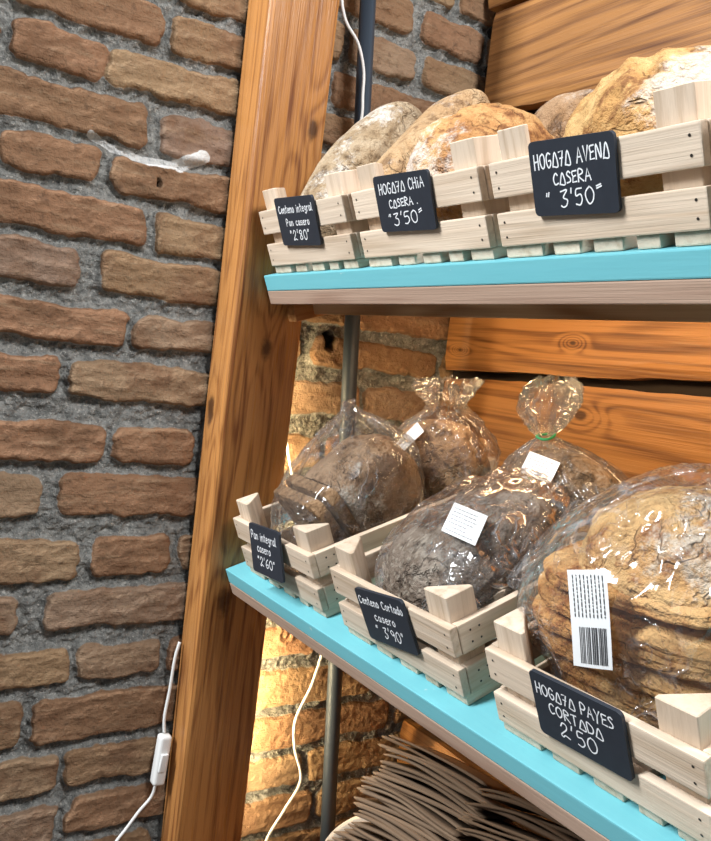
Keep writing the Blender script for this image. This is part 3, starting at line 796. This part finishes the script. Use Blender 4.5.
# front bag in the crate by the post: half-cut wholemeal loaf
p1 = package('bagged_wholemeal_loaf', 'L1', .193, .110, 'clear peaked bag of wholemeal bread in the crate nearest the post')
o = from_bm('loaf', loaf_mesh((.059, .072, .055), 2.8, 11, cut=-.040, lump=.06, fine=.03), M['crust_whole'], p1, True)
place(o, (.012, .018, .085), axes(-2, 22))
for i in range(2):
    bm = loaf_mesh((.0575 - .001 * i, .0083, .0535 - .001 * i), 9.0, 11, nv=60, lump=.06, fine=.06)
    s = from_bm('slice', bm, M['crumb_whole'], p1, True); 
    place(s, (.011 - .003 * i, -.028 - .0165 * i, .0665 - .0075 * i), axes(-2, 22 + 2 * i))
bag, bv = bag_obj(p1, [(0, .0, .006, .03, .05, .01), (0, .0, .012, .068, .080, .01), (0.002, .0, .05, .075, .090, .015), (.006, .008, .095, .073, .088, .02), (.000, .025, .130, .062, .070, .05),
                       (-.016, .040, .152, .038, .042, .14), (-.030, .048, .168, .015, .017, .3), (-.036, .052, .178, .006, .007, .4), (-.039, .054, .184, .004, .008, .5)], 3, wrinkle=.0025)
# rear bag in the same crate
p2 = package('bagged_brown_loaf', 'L1', .204, .250, 'clear bag of brown bread at the back of the crate nearest the post')
o = from_bm('loaf', loaf_mesh((.076, .040, .062), 2.3, 14, lump=.07), M['crust_brown'], p2, True); place(o, (.006, .0, .080), axes(3, 5, -10))
bag, bv = bag_obj(p2, [(-.012, 0, .006, .03, .02, .01), (-.012, 0, .014, .076, .038, .01), (-.010, 0, .06, .080, .043, .02), (.010, .0, .100, .086, .044, .04), (.022, .0, .135, .062, .034, .10),
                       (.030, .0, .155, .034, .020, .22), (.033, .0, .166, .026, .014, .4), (.036, .0, .182, .038, .018, .5), (.040, .0, .195, .044, .020, .6)], 5, wrinkle=.0035)
sticker(bag, bv, (-.016, -.028, .118), .046, .017, 34, lines=3)

# middle crate: seeded loaf in front
p3 = package('bagged_seeded_loaf', 'L2', .424, .112, 'clear bag of dark seeded bread at the front of the middle lower crate')
o = from_bm('loaf', loaf_mesh((.064, .092, .055), 2.5, 17, lump=.08, fine=.04), M['crust_seed'], p3, True); place(o, (.0, .0, .066), axes(-4, 11))
bag, bv = bag_obj(p3, [(.0, -.088, .034, .012, .012, .03), (.0, -.084, .042, .050, .028, .03), (.0, -.062, .054, .070, .044, .03), (.0, -.025, .062, .076, .056, .04), (.002, .025, .070, .076, .060, .04),
                       (.004, .065, .082, .068, .050, .06), (.004, .086, .094, .044, .032, .14), (.004, .094, .102, .018, .013, .3), (.004, .102, .110, .026, .010, .5)], 8, axis='y', wrinkle=.004)
sticker(bag, bv, (-.004, .0, .100), .034, .029, -24, lines=7)
# rear: tied bag
p4 = package('bagged_rye_loaf', 'L2', .424, .245, 'clear bag knotted with a green tie holding dark bread, behind the seeded loaf')
o = from_bm('loaf', loaf_mesh((.076, .038, .060), 2.3, 19, lump=.07), M['crust_rye'], p4, True); place(o, (.0, .0, .076), axes(0, 6))
bag, bv = bag_obj(p4, [(0, 0, .006, .03, .02, .02), (0, 0, .014, .078, .038, .02), (0, 0, .06, .082, .044, .04), (-.002, 0, .095, .078, .044, .07), (-.010, 0, .122, .052, .034, .16), (-.018, 0, .140, .022, .016, .3),
                       (-.019, .0, .150, .008, .008, .3), (-.018, 0, .160, .017, .012, .55), (-.014, .002, .180, .024, .018, .65), (-.009, .004, .198, .026, .016, .7), (-.004, .006, .212, .018, .010, .8)], 13, wrinkle=.004)
tr = [(-.0185 + .0095 * math.cos(t), .0095 * math.sin(t), .150 + .001 * math.sin(2 * t)) for t in np.linspace(0, 2 * math.pi, 14)]
tube('twist_tie', tr, .0014, M['tie'], p4, 3, 8)
sticker(bag, bv, (-.014, -.02, .120), .032, .024, -28, lines=6)

# near right crate: tall sliced country loaf, slices stacked
p5 = package('bagged_country_loaf', 'L3', .652, .107, 'big clear bag of amber sliced bread at lower right with barcode label')
z = .012; rr = random.Random(5)
slices = [(.079, .066, .017), (.081, .070, .017), (.082, .072, .017), (.086, .073, .017), (.088, .072, .017), (.085, .070, .017), (.079, .066, .017)]
for i, (a, b, t) in enumerate(slices):
    bm = loaf_mesh((a, t * .525, b), 4.5, 30, nv=60, nu=160, lump=.25, fine=.24)
    s = from_bm('slice', bm, M['crust_payes'], p5, True)
    place(s, (rr.uniform(-.003, .003) - .003, .004 + rr.uniform(-.004, .004), z + t / 2), Matrix.Rotation(R(90 + rr.uniform(-2.5, 2.5)), 3, 'X') @ Matrix.Rotation(R(rr.uniform(-3, 3)), 3, 'Z'))
    z += t
bm = loaf_mesh((.072, .062, .049), 2.2, 41, lump=.14, fine=.07, flat=.05)
s = from_bm('floured_heel', bm, M['crust_payes_top'], p5, True); place(s, (.012, .004, z + .001), axes(0, 0)); s['label'] = 'flour dusted domed end of the loaf'
bag, bv = bag_obj(p5, [(0, 0, .004, .04, .03, .01), (-.002, 0, .010, .080, .072, .015), (-.002, 0, .05, .086, .079, .015), (-.008, 0, .085, .104, .082, .02), (.002, .002, .135, .092, .078, .025),
                       (.014, .006, .168, .070, .058, .04), (.022, .010, .188, .042, .036, .08), (.024, .012, .197, .016, .014, .2), (.025, .012, .200, .004, .004, .2)], 21, wrinkle=.0055)
sticker(bag, bv, (-.036, -.055, .099), .0225, .066, 3, barcode=True, vertical=True)
# loose flap of film at the left side of this bag
def flap(root, pts, seed):
    n = 26; V = []; F = []
    a, b, c_, d = [np.array(p) for p in pts]
    for i in range(n):
        for j in range(n):
            s, t = i / (n - 1), j / (n - 1)
            p = (a * (1 - s) + b * s) * (1 - t) + (d * (1 - s) + c_ * s) * t
            q = p * 30 + seed
            p = p + np.array([.3, -.7, .3]) * .010 * float(fbm(q[None] * .7, 3, seed)[0]) + np.array([0, -.004, 0]) * math.sin(s * 9)
            V.append(p)
    for i in range(n - 1):
        for j in range(n - 1): F.append((i * n + j, (i + 1) * n + j, (i + 1) * n + j + 1, i * n + j + 1))
    return from_data('bag_flap', V, F, M['film'], root, True)
flap(p5, [(-.160, -.012, .076), (-.100, -.055, .072), (-.066, -.020, .165), (-.100, .02, .150)], 4)
# rear bag in the right crate
p6 = package('bagged_country_loaf', 'L3', .652, .245, 'clear bag of brown bread half hidden behind the big sliced loaf, right edge')
o = from_bm('loaf', loaf_mesh((.076, .040, .062), 2.3, 44, lump=.07), M['crust_brown'], p6, True); place(o, (0, 0, .078), axes(0, 5))
bag, bv = bag_obj(p6, [(0, 0, .006, .03, .02, .02), (0, 0, .014, .078, .038, .02), (0, 0, .06, .082, .044, .03), (0, 0, .110, .080, .043, .05), (.004, 0, .145, .05, .03, .15), (.006, .0, .165, .014, .012, .3), (.008, .0, .185, .026, .014, .5)], 27, wrinkle=.0035)

# ------------------------------------------------------------------ cords
cd = empty('lamp_cord', (.02, .55, .80)); tag(cd, 'thin white lamp cord running down the bricks behind the post and shelves', 'cord')
cp = [(.060, .532, 2.12), (.060, .535, 1.99), (.060, .545, 1.945), (.060, .569, 1.92), (.060, .582, 1.89), (.060, .585, 1.86), (.059, .587, 1.82), (.045, .578, 1.76), (.02, .546, 1.63), (.017, .540, 1.56), (.017, .540, 1.48), (.018, .546, 1.40), (.019, .5567, 1.357), (.019, .5791, 1.293), (.019, .62, 1.19),
      (.019, .648, 1.10), (.019, .6464, 1.0666), (.019, .634, 1.02), (.019, .6136, .9718), (.019, .617, .93), (.019, .6339, .8759), (.019, .612, .835), (.019, .5878, .7966), (.019, .57, .74)]
t = tube('cord', [(a - .02, b - .55, c_ - .80) for a, b, c_ in cp], .0021, M['cord'], cd)
sw = empty('switched_cord', (.008, .41, .90)); tag(sw, 'white cord with an inline rocker switch hanging on the bricks left of the post', 'cord')
sp = [(.010, .424, 1.105), (.010, .4195, 1.083), (.010, .4165, 1.04), (.011, .4125, 1.005), (.012, .4138, .982)]
sp2 = [(.012, .4095, .912), (.010, .405, .893), (.009, .39, .875), (.009, .375, .855), (.009, .360, .835), (.010, .345, .80)]
for s in (sp, sp2): tube('cord', [(a - .008, b - .41, c_ - .90) for a, b, c_ in s], .0021, M['cord'], sw)
swr = Matrix.Translation((.006, .0018, .047)) @ Matrix.Rotation(R(-4), 4, 'X')
o = from_bm('switch_housing', bm_box((-.007, -.0085, -.034), (.009, .0085, .034), .005, 4), M['cord'], sw, True); o.matrix_local = swr
b = from_bm('rocker', bm_box((.0085, -.005, -.013), (.0125, .005, .013), .0018, 3), M['cord'], o, True); b.rotation_euler = (0, R(6), 0)

# ------------------------------------------------------------------ brown paper bags in a bowl on the counter below
structure(from_bm('counter_top_1', bm_box((.085, .47, .735), (1.75, .845, .765), .003), M['counter']))  # unseen counter board, added for the bowl to stand on
def bowl():
    cx, cy = .385, .665; prof = [(.0, .767), (.09, .767), (.14, .79), (.185, .86), (.205, .915), (.212, .918), (.214, .912), (.195, .86), (.148, .783), (.095, .7655), (0, .7655)]
    prof = [(.0, .772), (.09, .772), (.138, .79), (.178, .845), (.192, .882), (.198, .889), (.205, .889), (.207, .883), (.192, .845), (.148, .782), (.095, .7655), (0, .7655)]
    bm = bmesh.new(); k = 72; rings = []
    for (r, z) in prof:
        rings.append([bm.verts.new((cx + max(r, .0005) * 1.15 * math.cos(2 * math.pi * j / k), cy + max(r, .0005) * .85 * math.sin(2 * math.pi * j / k), z)) for j in range(k)])
    for a, b in zip(rings[:-1], rings[1:]):
        for j in range(k): bm.faces.new((a[j], a[(j + 1) % k], b[(j + 1) % k], b[j]))
    bmesh.ops.remove_doubles(bm, verts=bm.verts[:], dist=.0012); bmesh.ops.recalc_face_normals(bm, faces=bm.faces[:])
    tag(from_bm('wooden_bowl', bm, M['ceramic'], None, True), 'pale shallow bowl holding the brown paper bags, mostly cut off at the bottom', 'bowl')
bowl()
def paper_bag(L, D, bend, seed, th=.0028, sag=.0):
    rr = np.random.default_rng(seed); nx, ny = 26, 8; V = []
    ph = rr.uniform(0, 6); k2 = rr.uniform(8, 16)
    def zf(x, y): 
        t = x / L
        return bend * (4 * t * (1 - t)) - sag * t * t + .0022 * math.sin(k2 * x * 3 + ph) * (1 - y / D * .5) + .0015 * math.sin(40 * y + ph)
    for sgn in (1, -1):
        for j in range(ny):
            for i in range(nx):
                x, y = L * i / (nx - 1), D * j / (ny - 1)
                V.append((x, y, zf(x, y) + sgn * th * (.5 + .35 * math.sin(ph + 9 * x) ** 2) * (1 if 0 < i < nx - 1 else .4)))
    F = []; o = nx * ny
    for j in range(ny - 1):
        for i in range(nx - 1):
            a = j * nx + i; F.append((a, a + 1, a + nx + 1, a + nx)); F.append((o + a, o + a + nx, o + a + nx + 1, o + a + 1))
    for i in range(nx - 1):
        F.append((i, o + i, o + i + 1, i + 1)); a = (ny - 1) * nx + i; F.append((a, a + 1, o + a + 1, o + a))
    for j in range(ny - 1):
        a = j * nx; F.append((a, a + nx, o + a + nx, o + a)); b = j * nx + nx - 1; F.append((b, o + b, o + b + nx, b + nx))
    return V, F
rr = random.Random(9)
def pile(n, x, y, z0, dz, yaw, L, D, mat, label, group, fan, bend, pitch, tilt, off):
    base = Matrix.Rotation(R(yaw), 4, 'Z') @ Matrix.Rotation(R(pitch), 4, 'X') @ Matrix.Rotation(R(tilt), 4, 'Y')
    nrm = base.to_3x3() @ Vector((0, 0, 1)); ex = base.to_3x3() @ Vector((1, 0, 0)); ey = base.to_3x3() @ Vector((0, 1, 0))
    for i in range(n):
        V, F = paper_bag(L * rr.uniform(.93, 1.05), D, bend * rr.uniform(.5, 1.3), off + i, sag=rr.uniform(.003, .008))
        o = from_data('paper_bag', V, F, mat, None, True)
        t = i / (n - 1); step = 1.5 if i % 7 == 6 else 1
        p = Vector((x, y, z0)) + nrm * dz * i + ex * (fan * t + rr.uniform(-.004, .004) + (.012 if (i // 7) % 2 else 0)) + ey * rr.uniform(-.006, .006)
        o.matrix_world = Matrix.Translation(p) @ base @ Matrix.Rotation(R(rr.uniform(-1.3, 1.3)), 4, 'Z') @ Matrix.Rotation(R(rr.uniform(-.5, .5)), 4, 'Y')
        tag(o, label, 'paper bag', group)
pile(31, .190, .570, .873, .0055, 20, .155, .10, M['kraft'], 'folded brown paper bag in the lighter fanned pile at left of the bowl', 'lighter pile of brown paper bags', .022, .004, -26, 1, 100)
pile(24, .350, .615, .900, .0058, 12, .25, .09, M['kraft_shaded'], 'folded brown paper bag in the pile under the shelf, coloured darker for shade', 'shaded pile of brown paper bags', .0, .014, -26, -1, 600)

# ------------------------------------------------------------------ light
def area(name, loc, target, size, power, color, sy=None):
    l = bpy.data.lights.new(name, 'AREA'); l.energy = power; l.color = color; l.size = size
    if sy: l.shape = 'RECTANGLE'; l.size_y = sy
    o = bpy.data.objects.new(name, l); COL.objects.link(o); o.location = loc
    o.rotation_euler = (Vector(target) - Vector(loc)).to_track_quat('-Z', 'Y').to_euler(); return o
area('shop_window_light', (.06, -1.6, 3.0), (.06, .5, 1.4), .34, 108, (.93, .97, 1.0), 1.2)
area('ceiling_lamp', (1.6, .43, 2.75), (.4, .43, 1.5), .45, 33, (.97, .98, 1.0))
area('side_fill_light', (2.4, -2.4, 2.8), (.6, .5, 1.4), 1.2, 6, (.90, .95, 1.0))  # added fill, weak cool light from the right front
area('post_lamp_strip', (.022, .540, 1.20), (.034, .8, 1.22), .012, 1.5, (1.0, .74, .38), .62)
area('under_shelf_lamp_strip', (.75, .60, 1.575), (.72, .72, 1.2), .012, 2.8, (1.0, .70, .38), 1.2).rotation_euler
area('lower_post_lamp_strip', (.022, .542, .95), (.034, .8, .95), .012, .45, (1.0, .80, .48), .3)
for nm in ('under_shelf_lamp_strip',):
    o = bpy.data.objects[nm]; o.rotation_euler = (R(68), 0, 0); o.data.size = 1.2; o.data.size_y = .03
for nm in ('post_lamp_strip', 'lower_post_lamp_strip'):
    o = bpy.data.objects[nm]; o.rotation_euler = (R(90), 0, R(0))
w = bpy.data.worlds.new('room_light'); scene.world = w; w.use_nodes = True
bg = w.node_tree.nodes['Background']; bg.inputs[0].default_value = (.80, .88, 1.0, 1); bg.inputs[1].default_value = .10

scene.view_settings.view_transform = 'Standard'; scene.view_settings.look = 'None'; scene.view_settings.gamma = 1.0; scene.view_settings.exposure = 0.27
scene.cycles.use_denoising = True
scene.cycles.transparent_max_bounces = 32; scene.cycles.max_bounces = 10
scene.cycles.sample_clamp_indirect = 6.0
